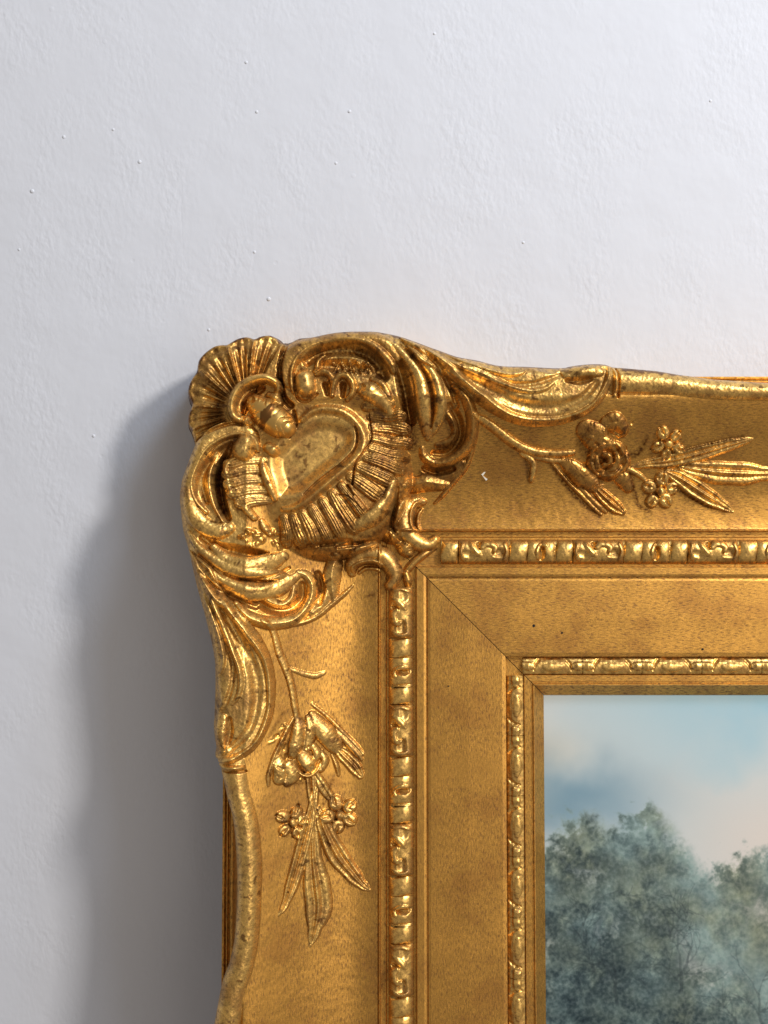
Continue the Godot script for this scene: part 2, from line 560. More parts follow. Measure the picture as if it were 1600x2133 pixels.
func rail(called: String, side: bool, far: float) -> MeshInstance3D:
	# the flat inner members, cut at the mitre, one strip for each face of the moulding
	var v := PackedVector3Array(); var n := PackedVector3Array(); var uv := PackedVector2Array(); var ix := PackedInt32Array(); var col := PackedColorArray()
	for k in PROFILE.size() - 1:
		var d0: float = PROFILE[k][0]; var h0: float = PROFILE[k][1]
		var d1: float = PROFILE[k + 1][0]; var h1: float = PROFILE[k + 1][1]
		var base := v.size()
		var nn := Vector2(h0 - h1, d1 - d0).normalized()   # along +d, out
		for e in [[d0, h0], [d1, h1]]:
			for end in 2:
				var s: float = (SY if side else SX) - e[0] + (1.1 if side else 0.9) if end == 0 else far
				var x: float = SX - e[0] if side else s
				var y: float = s if side else SY - e[0]
				v.append(at(x, y, e[1]))
				n.append(Vector3(-nn.x, 0, nn.y) if side else Vector3(0, nn.x, nn.y))
				uv.append(Vector2(s / 1024.0, e[0] / 1024.0 + (0.31 if side else 0.0)))
				col.append(Color(0.92, 0.92, 0.92))
		if side:
			ix.append_array([base + 2, base, base + 3, base, base + 1, base + 3])
		else:
			ix.append_array([base + 2, base + 3, base, base, base + 3, base + 1])
	var from := 2204.0 if side else 1666.0
	var more: Array = []
	for k in 34:
		var d := 340.0 + 325.0 * k / 33.0
		var rr := (d - 620.0) / 24.0
		more.append([d, maxf(cove_height(d) - 1.0, 60.0 + 50.0 * sqrt(maxf(0.0, 1.0 - rr * rr)) if absf(rr) < 1.0 else -99.0)])
	more.append([665.5, -112.0])
	for k in more.size() - 1:
		var base := v.size()
		var nn := Vector2(more[k][1] - more[k + 1][1], more[k + 1][0] - more[k][0]).normalized()
		for e in [more[k], more[k + 1]]:
			for s: float in [from, far]:
				v.append(at(SX - e[0], s, e[1]) if side else at(s, SY - e[0], e[1]))
				n.append(Vector3(-nn.x, 0, nn.y) if side else Vector3(0, nn.x, nn.y))
				uv.append(Vector2(s, e[0]) / 1024.0)
				col.append(Color(0.92, 0.92, 0.92))
		if side:
			ix.append_array([base + 2, base, base + 3, base, base + 1, base + 3])
		else:
			ix.append_array([base + 2, base + 3, base, base, base + 3, base + 1])
	return commit(called, frame, v, n, uv, col, ix, M.flat)

func emit_field(f: Field, keep: PackedByteArray, nodes: Array) -> void:
	var rub := noise(FastNoiseLite.TYPE_SIMPLEX_SMOOTH, 0.05, 61, 3)
	var rub2 := noise(FastNoiseLite.TYPE_SIMPLEX_SMOOTH, 0.028, 67, 4)
	var w := f.w
	var h := f.h
	var c := f.c
	var Z := f.Z
	var lists := {}
	for p in parts.size():
		lists[p] = PackedInt32Array()
	for j in h - 1:
		for i in w - 1:
			var o := j * w + i
			if keep[o] and keep[o + 1] and keep[o + w] and keep[o + w + 1]:
				# owner: the one that holds most corners
				var a := f.ID[o]; var b := f.ID[o + 1]; var d := f.ID[o + w]; var e := f.ID[o + w + 1]
				var own := a
				if b == d and (b == e or a != e):
					own = b
				elif b == e or d == e:
					own = e
				lists[own].append(o)
	var stamp := PackedInt32Array(); stamp.resize(w * h); stamp.fill(-1)
	var remap := PackedInt32Array(); remap.resize(w * h)
	var isin := PackedByteArray(); isin.resize(w * h)
	for p in parts.size():
		for o in lists[p]:
			isin[o] = 1
	for p in parts.size():
		var l: PackedInt32Array = lists[p]
		if l.is_empty():
			continue
		var own_mat: String = parts[p][2]
		var own_tint: Color = tints.get(p, Color(0.96, 0.96, 0.96))
		var v := PackedVector3Array(); var n := PackedVector3Array(); var uv := PackedVector2Array(); var col := PackedColorArray(); var ix := PackedInt32Array()
		for o in l:
			var q := [o, o + 1, o + w, o + w + 1]
			for m: int in q:
				if stamp[m] != p:
					stamp[m] = p
					remap[m] = v.size()
					var i := m % w
					var j := m / w
					var x := f.ox + i * c
					var y := f.oy + j * c
					var xl := maxi(i - 1, 0); var xr := mini(i + 1, w - 1)
					var yt := maxi(j - 1, 0); var yb := mini(j + 1, h - 1)
					if f.SD[m] < 0.0:
						var g := Vector2((f.SD[j * w + xr] - f.SD[j * w + xl]), (f.SD[yb * w + i] - f.SD[yt * w + i]))
						if g.length() > 0.01:
							g = g.normalized()
							x -= g.x * f.SD[m]
							y -= g.y * f.SD[m]
					var gx := (Z[j * w + xr] - Z[j * w + xl]) / ((xr - xl) * c)
					var gy := (Z[yb * w + i] - Z[yt * w + i]) / ((yb - yt) * c)
					v.append(at(x, y, Z[m]))
					n.append(Vector3(-gx, gy, 1.0).normalized())
					uv.append(Vector2(y, x) / 1024.0 if x - SX < y - SY else Vector2(x, y) / 1024.0)
					var worn := 0.0
					if f.SD[m] < 26.0 and own_mat == "leafgold" and y < 905.0:
						worn = smoothstep(0.05, 0.45, (1.0 - f.SD[m] / 15.0) + 0.7 * rub.get_noise_2d(x, y))
					worn = maxf(worn, 0.8 * smoothstep(0.40, 0.48, rub2.get_noise_2d(x, y)) if own_mat == "leafgold" else 0.0)
					if own_mat == "burnished":
						var bq := Vector2(x - 570.0, y - 882.0).rotated(-0.55)
						worn = smoothstep(0.0, 0.10, 0.55 - absf(bq.x + 2.0) / 24.0 - absf(bq.y) / 90.0 + 0.45 * rub.get_noise_2d(x * 0.8, y * 0.8))
					var tone_shade := clampf(f.T[m] * 1.2 * (0.75 + 0.9 * rub.get_noise_2d(x * 2.6, y * 2.6)), 0.0, 1.0)  # brown toning with painted shade of the hollows, broken up by noise
					col.append(own_tint.lerp(Color(0.20, 0.125, 0.08), tone_shade).lerp(Color(0.20, 0.12, 0.11), worn * 0.88))
			ix.append_array([remap[o], remap[o + 1], remap[o + w], remap[o + 1], remap[o + w + 1], remap[o + w]])
			# walls where the sheet ends
			var i := o % w
			var j := o / w
			for e in [[j == 0 or not isin[o - w], o, o + 1], [j >= h - 2 or not isin[o + w], o + w + 1, o + w], [i == 0 or not isin[o - 1], o + w, o], [i >= w - 2 or not isin[o + 1], o + 1, o + w + 1]]:
				if e[0]:
					var a: Vector3 = v[remap[e[1]]]
					var b: Vector3 = v[remap[e[2]]]
					if a.distance_to(b) < 1e-7:
						continue
					var low := -14.0
					if f.SD[e[1]] < 3.0:
						low = -112.0 if absf(f.SD[e[1]]) < 3.0 else -14.0
					var k := v.size()
					var nn := (b - a).cross(Vector3(0, 0, 1)).normalized() * -1.0
					for t in [a, b, Vector3(a.x, a.y, minf(a.z, low * PX)), Vector3(b.x, b.y, minf(b.z, low * PX))]:
						v.append(t)
						n.append(nn)
						uv.append(Vector2(t.x + t.y, t.z) / PX / 1024.0)
						col.append(Color(0.92, 0.92, 0.92))
					ix.append_array([k, k + 2, k + 1, k + 1, k + 2, k + 3])
		var spec: Array = parts[p]
		var par: Node = frame if spec[1] < 0 else nodes[spec[1]]
		var made := commit(spec[0], par, v, n, uv, col, ix, M[spec[2]])
		if spec[3]:
			made.set_meta("label", spec[3])
		nodes[p] = made

func build_relief() -> void:
	F = Field.new(340.0, 655.0, 1670.0, 2208.0, CELL)
	var w := F.w
	# parts of the relief
	var cove := part("cove_moulding", -1, "cove")
	var cove2 := part("cove_moulding", -1, "cove")
	var cart := part("corner_cartouche", -1, "leafgold", "raised corner cartouche, brown toning and painted shade in its hollows")
	var shell := part("scallop_shell", cart, "leafgold")
	var curl := part("shell_curl", cart, "leafgold")
	var drop := part("teardrop_boss", cart, "burnished", "smooth boss with the red-brown bole rubbed through")
	var shield := part("shield_field", cart, "leafgold")
	var rim := part("shield_rim", cart, "leafgold")
	var ruffle := part("fluted_ruffle", cart, "leafgold")
	var petal := part("petal", cart, "leafgold")
	var lip := part("fluted_ruffle", cart, "leafgold")
	var scroll := part("scroll", cart, "leafgold")
	var scroll2 := part("scroll", cart, "leafgold")
	var ball := part("scroll_ball", cart, "leafgold")
	var ball2 := part("scroll_ball", cart, "leafgold")
	var lobes := part("arched_lobe", cart, "leafgold")
	var small := part("small_scroll", cart, "leafgold")
	var small2 := part("small_scroll", cart, "leafgold")
	var knop := part("knop", cart, "leafgold")
	var aca := part("acanthus_leaf", -1, "leafgold")
	var aca2 := part("acanthus_leaf", -1, "leafgold")
	var rib := part("leaf_rib", aca, "leafgold")
	var rib2 := part("leaf_rib", aca2, "leafgold")
	var blade := part("leaf_blade", aca, "leafgold")
	var blade2 := part("leaf_blade", aca2, "leafgold")
	var curled := part("curled_leaf", aca, "leafgold")
	var curled2 := part("curled_leaf", aca2, "leafgold")
	var roll := part("edge_roll", -1, "leafgold")
	var roll2 := part("edge_roll", -1, "leafgold", "rounded outer edge of the side member, swinging in and out")
	var stem := part("flower_stem", -1, "leafgold")
	var stem2 := part("flower_stem", -1, "leafgold")
	var rose := part("rose", stem, "leafgold")
	var rose2 := part("rose", stem2, "leafgold")
	var bud := part("rosebud", stem, "leafgold")
	var bud2 := part("rosebud", stem2, "leafgold")
	for q in [ruffle, curled]:
		tints[q] = Color(0.62, 0.54, 0.46)
	for q in [scroll, lobes, shell, knop]:
		tints[q] = Color(0.80, 0.74, 0.66)
	for q in [rose, bud]:
		tints[q] = Color(0.66, 0.56, 0.46)
	tints[cart] = Color(0.78, 0.70, 0.62)
	tints[rim] = Color(0.86, 0.80, 0.74)
	# stage 0: the cove itself
	var prof := PackedFloat32Array()
	prof.resize(2000)
	for i in 2000:
		prof[i] = cove_height(i * 0.5)
	for j in F.h:
		var y := F.oy + j * CELL
		for i in w:
			var x := F.ox + i * CELL
			var d := maxf(SX - x, SY - y)
			if d < 240.0:
				continue
			var o := j * w + i
			var di := int(d * 2.0)
			F.Z[o] = lerpf(prof[di], prof[di + 1], d * 2.0 - di)
			F.SD[o] = 665.0 - d
			F.ID[o] = cove2 if SX - x > SY - y else cove
	F.snap()
	# stage 1: masses. The outline of the cast corner, clockwise
	var sil := loop2([1290,768, 1272,763, 1255,758, 1225,758, 1195,763, 1160,766, 1095,763, 1040,761, 994,750, 955,743, 920,731, 887,719, 860,709, 833,700, 805,694, 780,690, 740,690, 705,692, 680,696, 655,701, 640,703, 622,705, 607,712, 598,714, 590,712, 581,704, 567,697, 551,697, 539,700, 531,704, 523,701, 510,700, 494,704, 481,711, 473,716, 464,716, 448,719, 434,727, 419,740, 410,753, 407,766, 405,777, 397,789, 390,803, 387,820, 390,836, 395,849, 390,860, 387,875, 388,890, 394,902, 400,920, 401,934, 396,951, 386,981, 376,1007, 372,1036, 374,1067, 379,1107, 387,1136, 394,1164, 407,1222, 427,1296, 443,1367, 446,1418, 444,1502, 449,1552, 455,1586], 40.0)
	var inner := [[548.0, 1590.0, 4.0, 0.0], [560.0, 1400.0, 4.0, 0.0], [556.0, 1100.0, 4.0, 0.0], [580.0, 900.0, 4.0, 0.0], [790.0, 870.0, 4.0, 0.0], [1100.0, 874.0, 4.0, 0.0], [1285.0, 862.0, 4.0, 0.0]]
	F.poly(cart, sil + inner, 98.0, 34.0, 1, 3.0, true)
	for j in F.h:
		for i in w:
			var o := j * w + i
			if F.ID[o] == cart:
				var u := (F.ox + i * CELL) - (F.oy + j * CELL) + SY - SX
				if u > 255.0:
					F.ID[o] = aca
				elif u < -255.0:
					F.ID[o] = aca2
	# edge rolls
	var t1 := line([1283,800,33,112, 1356,803,30,112, 1429,811,27,112, 1500,818,25,112, 1600,822,23,112, 1690,823,23,112], 95.0)
	var t2 := line([487,1594,32,112, 497,1657,28,112, 510,1714,27,112, 517,1786,27,112, 518,1868,26,112, 513,1966,26,112, 501,2031,27,112, 488,2070,28,112, 477,2132,29,112, 462,2215,30,112], 95.0)
	F.stroke(roll, t1, 0, 1, 4.0, 50.0, true)
	F.stroke(roll2, t2, 0, 1, 4.0, 50.0, true)
	# body of the cartouche
	F.stroke(cart, line([644,954,188,96, 668,980,188,94], 90.0), 6, 1, 14.0, 96.0)
	F.stroke(cart, line([770,1070,60,60, 815,1115,40,26], 60.0), 7, 1, 8.0, 62.0)
	F.snap()
	# the acanthus leaf lies over the cove
	var leaf := loop2([830,704, 887,722, 960,748, 1050,764, 1160,770, 1262,768, 1268,780, 1262,806, 1250,830, 1236,850, 1215,866, 1185,878, 1140,886, 1095,885, 1060,878, 1020,862, 985,838, 950,806, 915,782, 870,760], 95.0)
	F.poly(aca, leaf, 15.0, 9.0, 0, 2.0)
	F.poly(aca2, mirror(leaf), 15.0, 9.0, 0, 2.0)
	F.snap()
	# ---- long ribs of the leaf
	both(rib, rib2, [832,708,4,4, 887,738,7,12, 928,764,9,16, 958,793,10,18, 985,818,10,18, 1012,839,10,18, 1040,859,10,17, 1070,873,9,15, 1110,881,8,13, 1161,880,7,12, 1195,872,7,12, 1222,860,7,13, 1242,845,7,14, 1256,824,8,15, 1266,798,8,16, 1270,777,7,14], 105.0, 8)
	both(rib, rib2, [880,730,3,3, 933,760,6,10, 981,777,8,14, 1012,790,8,15, 1040,803,8,15, 1075,817,7,12, 1110,822,6,9, 1136,816,5,7, 1152,804,3,3], 105.0, 8)
	both(rib, rib2, [930,742,3,3, 965,760,5,8, 1003,774,6,10, 1040,784,6,10, 1064,788,5,9, 1085,784,4,6, 1096,774,3,3], 105.0, 8)
	both(-1, -1, [930,775,8,5, 985,800,14,9, 1040,830,16,10, 1100,850,15,9, 1160,852,14,8, 1210,836,12,8, 1240,805,9,6], 100.0, 1, 2)
	both(-1, -1, [960,768,6,4, 1010,790,8,6, 1060,806,8,6, 1110,806,7,5, 1160,790,8,6, 1190,778,6,4], 100.0, 1, 2)
	both(aca, aca2, [1182,784,14,8, 1205,776,20,20, 1228,776,18,18, 1246,782,10,8], 100.0)
	both(rib, rib2, [1240,770,6,8, 1256,766,7,12, 1272,768,6,12, 1280,784,5,10, 1281,806,5,10, 1282,828,5,6], 105.0, 8)
	both(-1, -1, [1180,800,7,9, 1205,802,9,10, 1228,798,7,8], 100.0, 1, 2)
	both(-1, -1, [1286,772,3,10, 1289,800,3,10, 1290,832,3,8], 105.0, 1, 2)
	both(-1, -1, [1120,772,9,8, 1150,778,10,8], 100.0, 1, 2)
	# ---- blades that hang from the leaf at the cartouche
	both(blade, blade2, [800,712,5,6, 824,728,8,12, 846,752,10,16, 864,776,13,20, 875,800,15,22, 881,835,16,22, 885,868,15,20, 889,895,11,14, 892,914,5,5], 95.0)
	both(blade, blade2, [838,722,5,5, 873,758,8,12, 894,776,10,17, 908,802,12,19, 917,838,13,19, 917,868,12,17, 907,893,9,10, 897,908,5,4], 95.0)
	both(-1, -1, [846,735,4,6, 873,768,5,9, 890,800,5,10, 899,840,5,11, 900,875,4,9, 898,895,3,5], 95.0, 1, 2)
	both(-1, -1, [812,740,10,10, 830,770,15,20, 842,810,18,26, 850,850,18,28, 856,880,14,20], 90.0, 1, 2)
	both(-1, -1, [880,735,5,6, 915,772,7,10, 938,812,8,12, 952,850,8,8], 95.0, 1, 2)
	both(curled, curled2, [944,812,6,8, 962,828,10,15, 976,850,12,18, 985,885,13,19, 980,926,13,18, 958,951,12,18, 931,964,11,17, 905,965,10,14, 886,953,9,10, 880,936,6,5], 80.0, 8)
	both(curled, curled2, [930,866,6,6, 945,885,9,10, 950,905,9,11, 936,922,8,10, 912,928,6,6], 80.0, 8)
	both(-1, -1, [938,850,9,10, 956,880,12,14, 958,915,11,12, 935,942,10,11, 905,944,8,8], 80.0, 1, 2)
	both(curled, curled2, [990,905,4,4, 985,940,5,7, 972,974,6,8, 949,1002,6,8, 928,1028,5,7, 908,1048,3,4], 60.0, 8)
	both(curled, curled2, [965,965,8,7, 940,990,12,9, 905,998,10,6], 60.0, 8)
	both(-1, -1, [885,976,8,10, 910,984,10,14, 945,978,9,10], 60.0, 1, 2)
	both(curled, curled2, [850,1016,9,10, 868,1009,17,20, 890,1005,18,20, 915,1008,14,14, 942,1010,6,5], 65.0, 8)
	one(blade2, [446,1146,8,8, 468,1172,17,17, 510,1186,22,22, 552,1180,20,18, 588,1164,10,6], 95.0)
	one(blade2, [452,1190,7,6, 480,1220,16,15, 525,1238,19,18, 575,1232,17,15, 614,1206,8,6], 90.0)
	one(-1, [470,1200,4,6, 505,1213,5,9, 560,1208,5,9, 600,1188,4,5], 90.0, 1, 2)
	# ---- upper scroll, digitised on the top member
	one(scroll, [600,806,8,6, 592,780,16,14, 606,752,20,18, 635,730,20,18, 680,714,18,16, 740,706,16,15, 795,716,15,14, 826,748,12,10], 95.0)
	one(scroll, [626,832,4,8, 612,820,5,12, 607,798,6,16, 609,777,6,18, 617,755,7,19, 634,737,7,19, 661,721,7,18, 694,713,7,17, 726,711,7,17, 759,717,8,18, 783,730,9,20, 799,745,10,20, 814,763,10,18, 820,778,8,12], 100.0)
	one(-1, [640,760,12,10, 665,742,16,14, 705,735,18,16, 745,738,18,18, 780,756,16,18, 800,790,14,18], 90.0, 1, 2)
	one(-1, [672,768,12,14, 705,768,20,18, 745,772,20,18, 780,785,14,12], 90.0, 1, 2)
	one(ball, [635,795,20,32, 637,811,21,32], 105.0)
	one(-1, [614,815,4,8, 622,836,5,10, 640,840,5,8, 660,826,4,6], 100.0, 1, 2)
	one(lobes, [676,748,4,6, 664,758,5,9, 661,771,5,10, 656,780,4,6], 95.0)
	one(lobes, [660,786,5,8, 676,781,8,16, 690,790,8,17, 694,806,6,10], 95.0)
	one(lobes, [692,830,5,8, 696,805,7,15, 706,790,8,18, 721,789,8,19, 734,804,8,19, 735,823,7,15, 724,838,5,8], 95.0)
	one(-1, [678,808,9,14, 682,826,7,8], 92.0, 1, 2)
	one(-1, [715,808,9,16, 714,830,7,10], 92.0, 1, 2)
	one(ball, [752,816,10,12, 770,822,20,28, 786,834,17,22, 802,850,13,17, 812,864,9,12, 818,878,5,5], 95.0)
	one(lobes, [776,796,6,6, 796,808,9,12, 807,828,9,11, 812,846,6,5], 92.0)
	var rr := RandomNumberGenerator.new()
	rr.seed = 4
	for k in 46:
		var p := Vector2(rr.randf_range(690, 770), rr.randf_range(760, 786))
		one(-1, [p.x, p.y, rr.randf_range(2.5, 4.5), rr.randf_range(3, 7), p.x + 1, p.y + 1, 3.0, 3.0], 80.0, 0, 3)
	# ---- left scroll
	one(scroll2, [534,930,8,6, 520,908,14,14, 480,901,17,16, 445,916,18,18, 415,950,20,20, 396,990,20,20, 392,1030,19,20, 400,1070,19,18, 425,1100,18,16, 455,1112,17,16, 478,1106,12,10], 95.0)
	one(scroll2, [537,944,4,10, 535,930,6,16, 527,917,6,19, 506,910,6,19, 482,912,6,18, 457,922,6,18, 433,940,6,19, 417,964,6,20, 404,994,6,20, 400,1013,6,20, 403,1034,6,19, 413,1056,6,16, 430,1073,5,10], 102.0)
	one(scroll2, [452,950,4,4, 440,980,5,8, 437,1018,5,9, 446,1055,5,8, 470,1095,6,8], 95.0)
	one(-1, [482,930,7,10, 455,950,11,14, 430,980,11,10, 420,1010,11,9, 430,1050,10,9], 95.0, 1, 2)
	one(-1, [480,940,9,16, 464,970,13,30, 457,1010,14,36, 461,1050,14,36, 474,1085,11,24], 90.0, 1, 2)
	one(ball2, [514,930,22,30, 507,944,23,31], 105.0)
	one(ball2, [484,964,6,10, 474,974,7,12, 470,987,6,10, 476,1000,5,5], 95.0)
	one(ball2, [560,938,11,14, 570,945,12,16], 95.0)
	# ---- shield: rim, hollow field
	F.poly(shield, loop2([590,918, 612,897, 640,880, 665,873, 705,876, 735,892, 744,914, 738,940, 718,963, 690,987, 657,1014, 632,1035, 604,1044, 580,1042, 570,1012, 561,980, 562,948], 90.0), 19.0, 30.0, 2)
	one(rim, [630,880,9,7, 645,866,11,10, 669,858,12,11, 702,860,13,12, 726,870,14,11, 745,887,14,10, 756,907,15,9, 758,930,15,9, 748,952,15,9, 728,974,14,11, 700,997,13,13, 670,1023,13,14, 640,1048,13,12, 612,1064,11,9, 590,1066,8,5], 92.0, 7, 3)
	one(rim, [546,965,5,6, 549,985,9,12, 556,1005,10,13, 564,1025,9,12, 572,1044,7,8], 92.0)
	one(-1, [740,895,3,7, 744,915,3.4,9, 738,942,3.4,10, 712,970,3.4,10, 690,987,3.4,10, 660,1010,3.4,10, 634,1035,3,7], 88.0, 1, 2)
	# ---- fluted ruffle round the shield
	var inn := line([762,852,9,0, 774,872,9,0, 777,894,9,0, 777,916,9,0, 773,938,9,0, 763,958,9,0, 748,978,9,0, 730,998,9,0, 712,1018,9,0, 692,1034,9,0, 672,1050,9,0, 650,1066,9,0, 630,1078,9,0, 610,1084,9,0, 590,1086,9,0], 88.0)
	var outl := line([812,848,9,0, 838,872,9,0, 848,898,9,0, 850,926,9,0, 846,954,9,0, 838,982,9,0, 820,1010,9,0, 792,1040,9,0, 760,1078,9,0, 738,1108,9,0, 712,1120,9,0, 684,1128,9,0, 656,1136,9,0, 628,1138,9,0, 596,1136,9,0], 88.0)
	for k in 15:
		var a: Array = inn[k]
		var b: Array = outl[k]
		var sw := rr.randf_range(-4.0, 4.0)
		var hh := rr.randf_range(8.0, 12.0)
		var ww := rr.randf_range(0.85, 1.12)
		F.stroke(ruffle, [[a[0], a[1], 10.0, 6.0], [lerpf(a[0], b[0], 0.5) + sw, lerpf(a[1], b[1], 0.5) + sw, 14.0 * ww, hh], [lerpf(a[0], b[0], 0.85), lerpf(a[1], b[1], 0.85), 15.0 * ww, hh + 4.0], [b[0], b[1], 11.0, hh]], 9, 0, 1.2, 2.2 + 0.4 * (k % 3))
	for q in [[548,964,474,974], [552,984,471,994], [556,1004,474,1014], [560,1026,482,1034], [565,1046,498,1054]]:
		one(lip, [q[0],q[1],8,5, (q[0]+q[2])*0.5,(q[1]+q[3])*0.5 - 2,12,10, q[2]+12,q[3],14,15, q[2]+2,q[3],11,12], 90.0, 9, 0, 1.2, 2.4)
	one(lip, [487,962,5,10, 475,975,6,14, 472,990,6,14, 480,1004,5,10], 92.0)
	one(lip, [474,1000,5,10, 479,1020,7,14, 485,1036,6,12, 497,1044,4,6], 92.0)
	one(lip, [502,1052,5,8, 514,1066,9,15, 530,1084,7,10], 92.0)
	one(lip, [545,1090,5,8, 552,1104,9,14, 561,1118,5,7], 90.0)
	one(petal, [733,1106,5,6, 752,1096,14,18, 775,1082,18,24, 793,1065,17,24, 808,1042,12,20, 816,1022,9,17, 822,1006,6,10], 80.0)
	for k in 26:
		var p := Vector2(rr.randf_range(508, 600), rr.randf_range(1106, 1146))
		one(-1, [p.x, p.y, rr.randf_range(5, 9), rr.randf_range(-4, 5), p.x + rr.randf_range(-14, 14), p.y + rr.randf_range(-4, 6), 6.0, 3.0], 85.0, 1, 3)
	# ---- small scrolls where the cartouche meets the flat
	both(small, small2, [884,1045,7,10, 864,1047,14,24, 847,1064,20,33, 841,1088,22,37, 849,1112,22,37, 872,1131,20,33, 894,1136,15,27, 908,1126,12,24], 50.0, 0, 0, 3.0)
	both(small, small2, [884,1050,3,8, 868,1048,6,30, 857,1066,6,38, 856,1092,6,39, 864,1112,5,32], 50.0)
	both(small, small2, [880,1062,3,10, 872,1076,4,14, 872,1096,4,13, 878,1108,3,8], 40.0)
	both(-1, -1, [828,1020,6,8, 824,1050,7,14, 820,1080,7,14, 812,1104,6,8], 60.0, 1, 2)
	one(knop, [815,1112,6,8, 830,1128,13,24, 845,1144,18,34, 851,1152,13,26], 45.0)
	one(knop, [842,1200,7,14, 856,1180,10,20, 878,1160,10,20, 908,1142,6,10], 25.0)
	one(knop, [846,1196,9,24, 850,1210,11,24, 850,1222,7,14], 15.0)
	one(-1, [660,1140,6,8, 690,1136,8,12, 730,1132,8,10], 60.0, 1, 2)
	# ---- scallop shell
	var ctr := pt(514, 860, 85.0)
	var notch: Array = []
	for q in [[594,714], [531,704], [473,716], [406,766], [395,849], [394,902], [402,940]]:
		var v := pt(q[0], q[1], 60.0) - ctr
		notch.append(atan2(v.y, v.x))
	for j in F.h:
		var y := F.oy + j * CELL - ctr.y
		if y < -190.0 or y > 110.0:
			continue
		for i in w:
			var x := F.ox + i * CELL - ctr.x
			if x < -150.0 or x > 100.0:
				continue
			var o := j * w + i
			var r := sqrt(x * x + y * y)
			if F.SD[o] < -3.0 or r < 40.0:
				continue
			if F.ID[o] != cart and F.ID[o] != aca and F.ID[o] != aca2:
				continue
			var a := atan2(y, x)
			if a > 0.0:
				a -= TAU
			for k in 6:
				var n0: float = notch[k]
				var n1: float = notch[k + 1]
				if n1 > 0.0: n1 -= TAU
				if n0 > 0.0: n0 -= TAU
				if a <= n0 and a > n1:
					var q := (a - (n0 + n1) * 0.5) / ((n0 - n1) * 0.5)
					var sd := F.SD[o]
					var deep := smoothstep(5.0, 24.0, sd)
					var near := smoothstep(40.0, 62.0, r)
					var tide := 1.0 - smoothstep(24.0, 62.0, sd)
					F.Z[o] = F.B[o] - 12.0 - near * deep * (15.0 * (1.0 - q * q * q * q)) + near * deep * (1.0 - 0.7 * tide) * 4.5 * cos(q * PI * 3.6 + 0.4) + 7.0 * exp(-pow((sd - 9.0) / 7.0, 2.0)) - 12.0 * (1.0 - smoothstep(0.0, 8.0, sd))
					F.ID[o] = shell
	one(-1, [596,716,7,14, 590,745,8,20, 583,780,8,22, 590,830,8,22, 606,850,9,20], 90.0, 1, 2)
	one(-1, [402,925,5,8, 440,905,6,14, 480,890,7,16, 506,890,6,10], 90.0, 1, 2)
	one(curl, [573,830,6,10, 581,815,8,20, 573,802,9,30, 556,795,10,34, 538,796,10,34, 518,803,11,34, 500,816,11,34, 488,836,11,34, 484,858,10,32, 489,874,9,28, 500,881,8,22], 105.0)
	one(curl, [506,878,8,16, 515,883,11,30, 522,886,8,18], 108.0)
	one(-1, [545,815,9,16, 528,826,11,18, 511,848,11,18, 508,864,7,10], 100.0, 1, 2)
	one(-1, [612,862,5,10, 616,890,5,10, 602,915,5,9], 95.0, 1, 2)
	one(curl, [560,828,6,10, 574,836,10,20, 582,846,7,10], 105.0)
	one(drop, [524,840,10,16, 538,851,22,32, 560,870,31,46, 580,885,30,46, 596,896,19,30], 110.0, 0, 0, 1.0)
	# the long age cracks
	one(-1, [768,866,1.6,6, 772,890,1.6,7, 774,918,1.6,8, 758,946,1.8,9, 740,972,2.0,9, 736,1000,2.4,12, 734,1014,2.6,14], 90.0, 1, 2)
	one(-1, [700,1036,1.4,5, 720,1037,1.4,6, 740,1052,1.4,6, 756,1070,1.2,4], 90.0, 1, 2)
	one(-1, [724,1018,4,12, 736,1036,3,9], 90.0, 1, 2)
	# ---- flower sprays in the cove
	F.snap()
	one(stem, [988,873,6,7, 1010,886,9,11, 1030,899,9,12, 1050,914,9,13, 1073,929,9,13, 1098,940,9,12, 1122,946,8,11, 1161,948,7,9, 1195,945,5,6], 45.0)
	one(stem, [1110,953,4,3, 1140,960,5,6, 1161,962,5,6, 1192,963,4,4], 35.0)
	one(stem, [1086,948,5,4, 1100,956,6,6, 1111,968,7,8, 1111,985,7,9, 1108,1001,5,6], 30.0)
	one(stem2, [554,1292,5,5, 572,1316,6,6, 585,1365,7,6, 600,1402,7,7, 609,1438,6,7, 615,1476,6,7, 622,1510,6,7, 634,1545,6,6], 40.0)
	one(stem2, [592,1370,4,3, 603,1402,4,6, 612,1440,4,6, 618,1480,4,5], 40.0, 8)
	one(rose, [1218,900,20,10, 1240,914,27,17, 1250,930,22,12], 55.0)
	one(rose, [1262,886,15,10, 1278,884,20,16, 1294,898,16,12], 65.0)
	one(-1, [1282,903,9,10, 1290,908,7,8], 60.0, 1, 2)
	one(rose, [1250,922,11,14, 1264,926,13,17, 1280,932,9,10], 55.0)
	for q in [[0.2, 34.0, 30.0, 16.0], [1.9, 29.0, 33.0, 13.0], [3.3, 36.0, 27.0, 17.0], [4.7, 30.0, 31.0, 14.0], [5.6, 38.0, 34.0, 11.0]]:
		var arc: Array = []
		for k in 6:
			var an: float = q[0] + k * 0.38
			var bow := sin(k * PI / 5.0)
			arc += [1265 + (q[1] + 4.0 * bow) * cos(an), 960 + (q[2] + 4.0 * bow) * sin(an), 4.0 + 6.0 * bow, 4.0 + q[3] * bow]
		one(rose, arc, 45.0, 8)
	one(rose, [1246,950,8,9, 1252,936,10,17, 1266,931,10,18, 1278,938,7,10], 45.0)
	one(rose, [1284,946,7,8, 1288,962,9,17, 1280,978,9,16, 1268,984,6,8], 45.0)
	one(rose, [1258,983,6,7, 1246,974,9,16, 1243,960,8,15, 1248,952,5,8], 45.0)
	one(rose, [1258,950,7,16, 1268,954,8,21, 1270,966,8,20, 1260,970,7,15], 45.0)
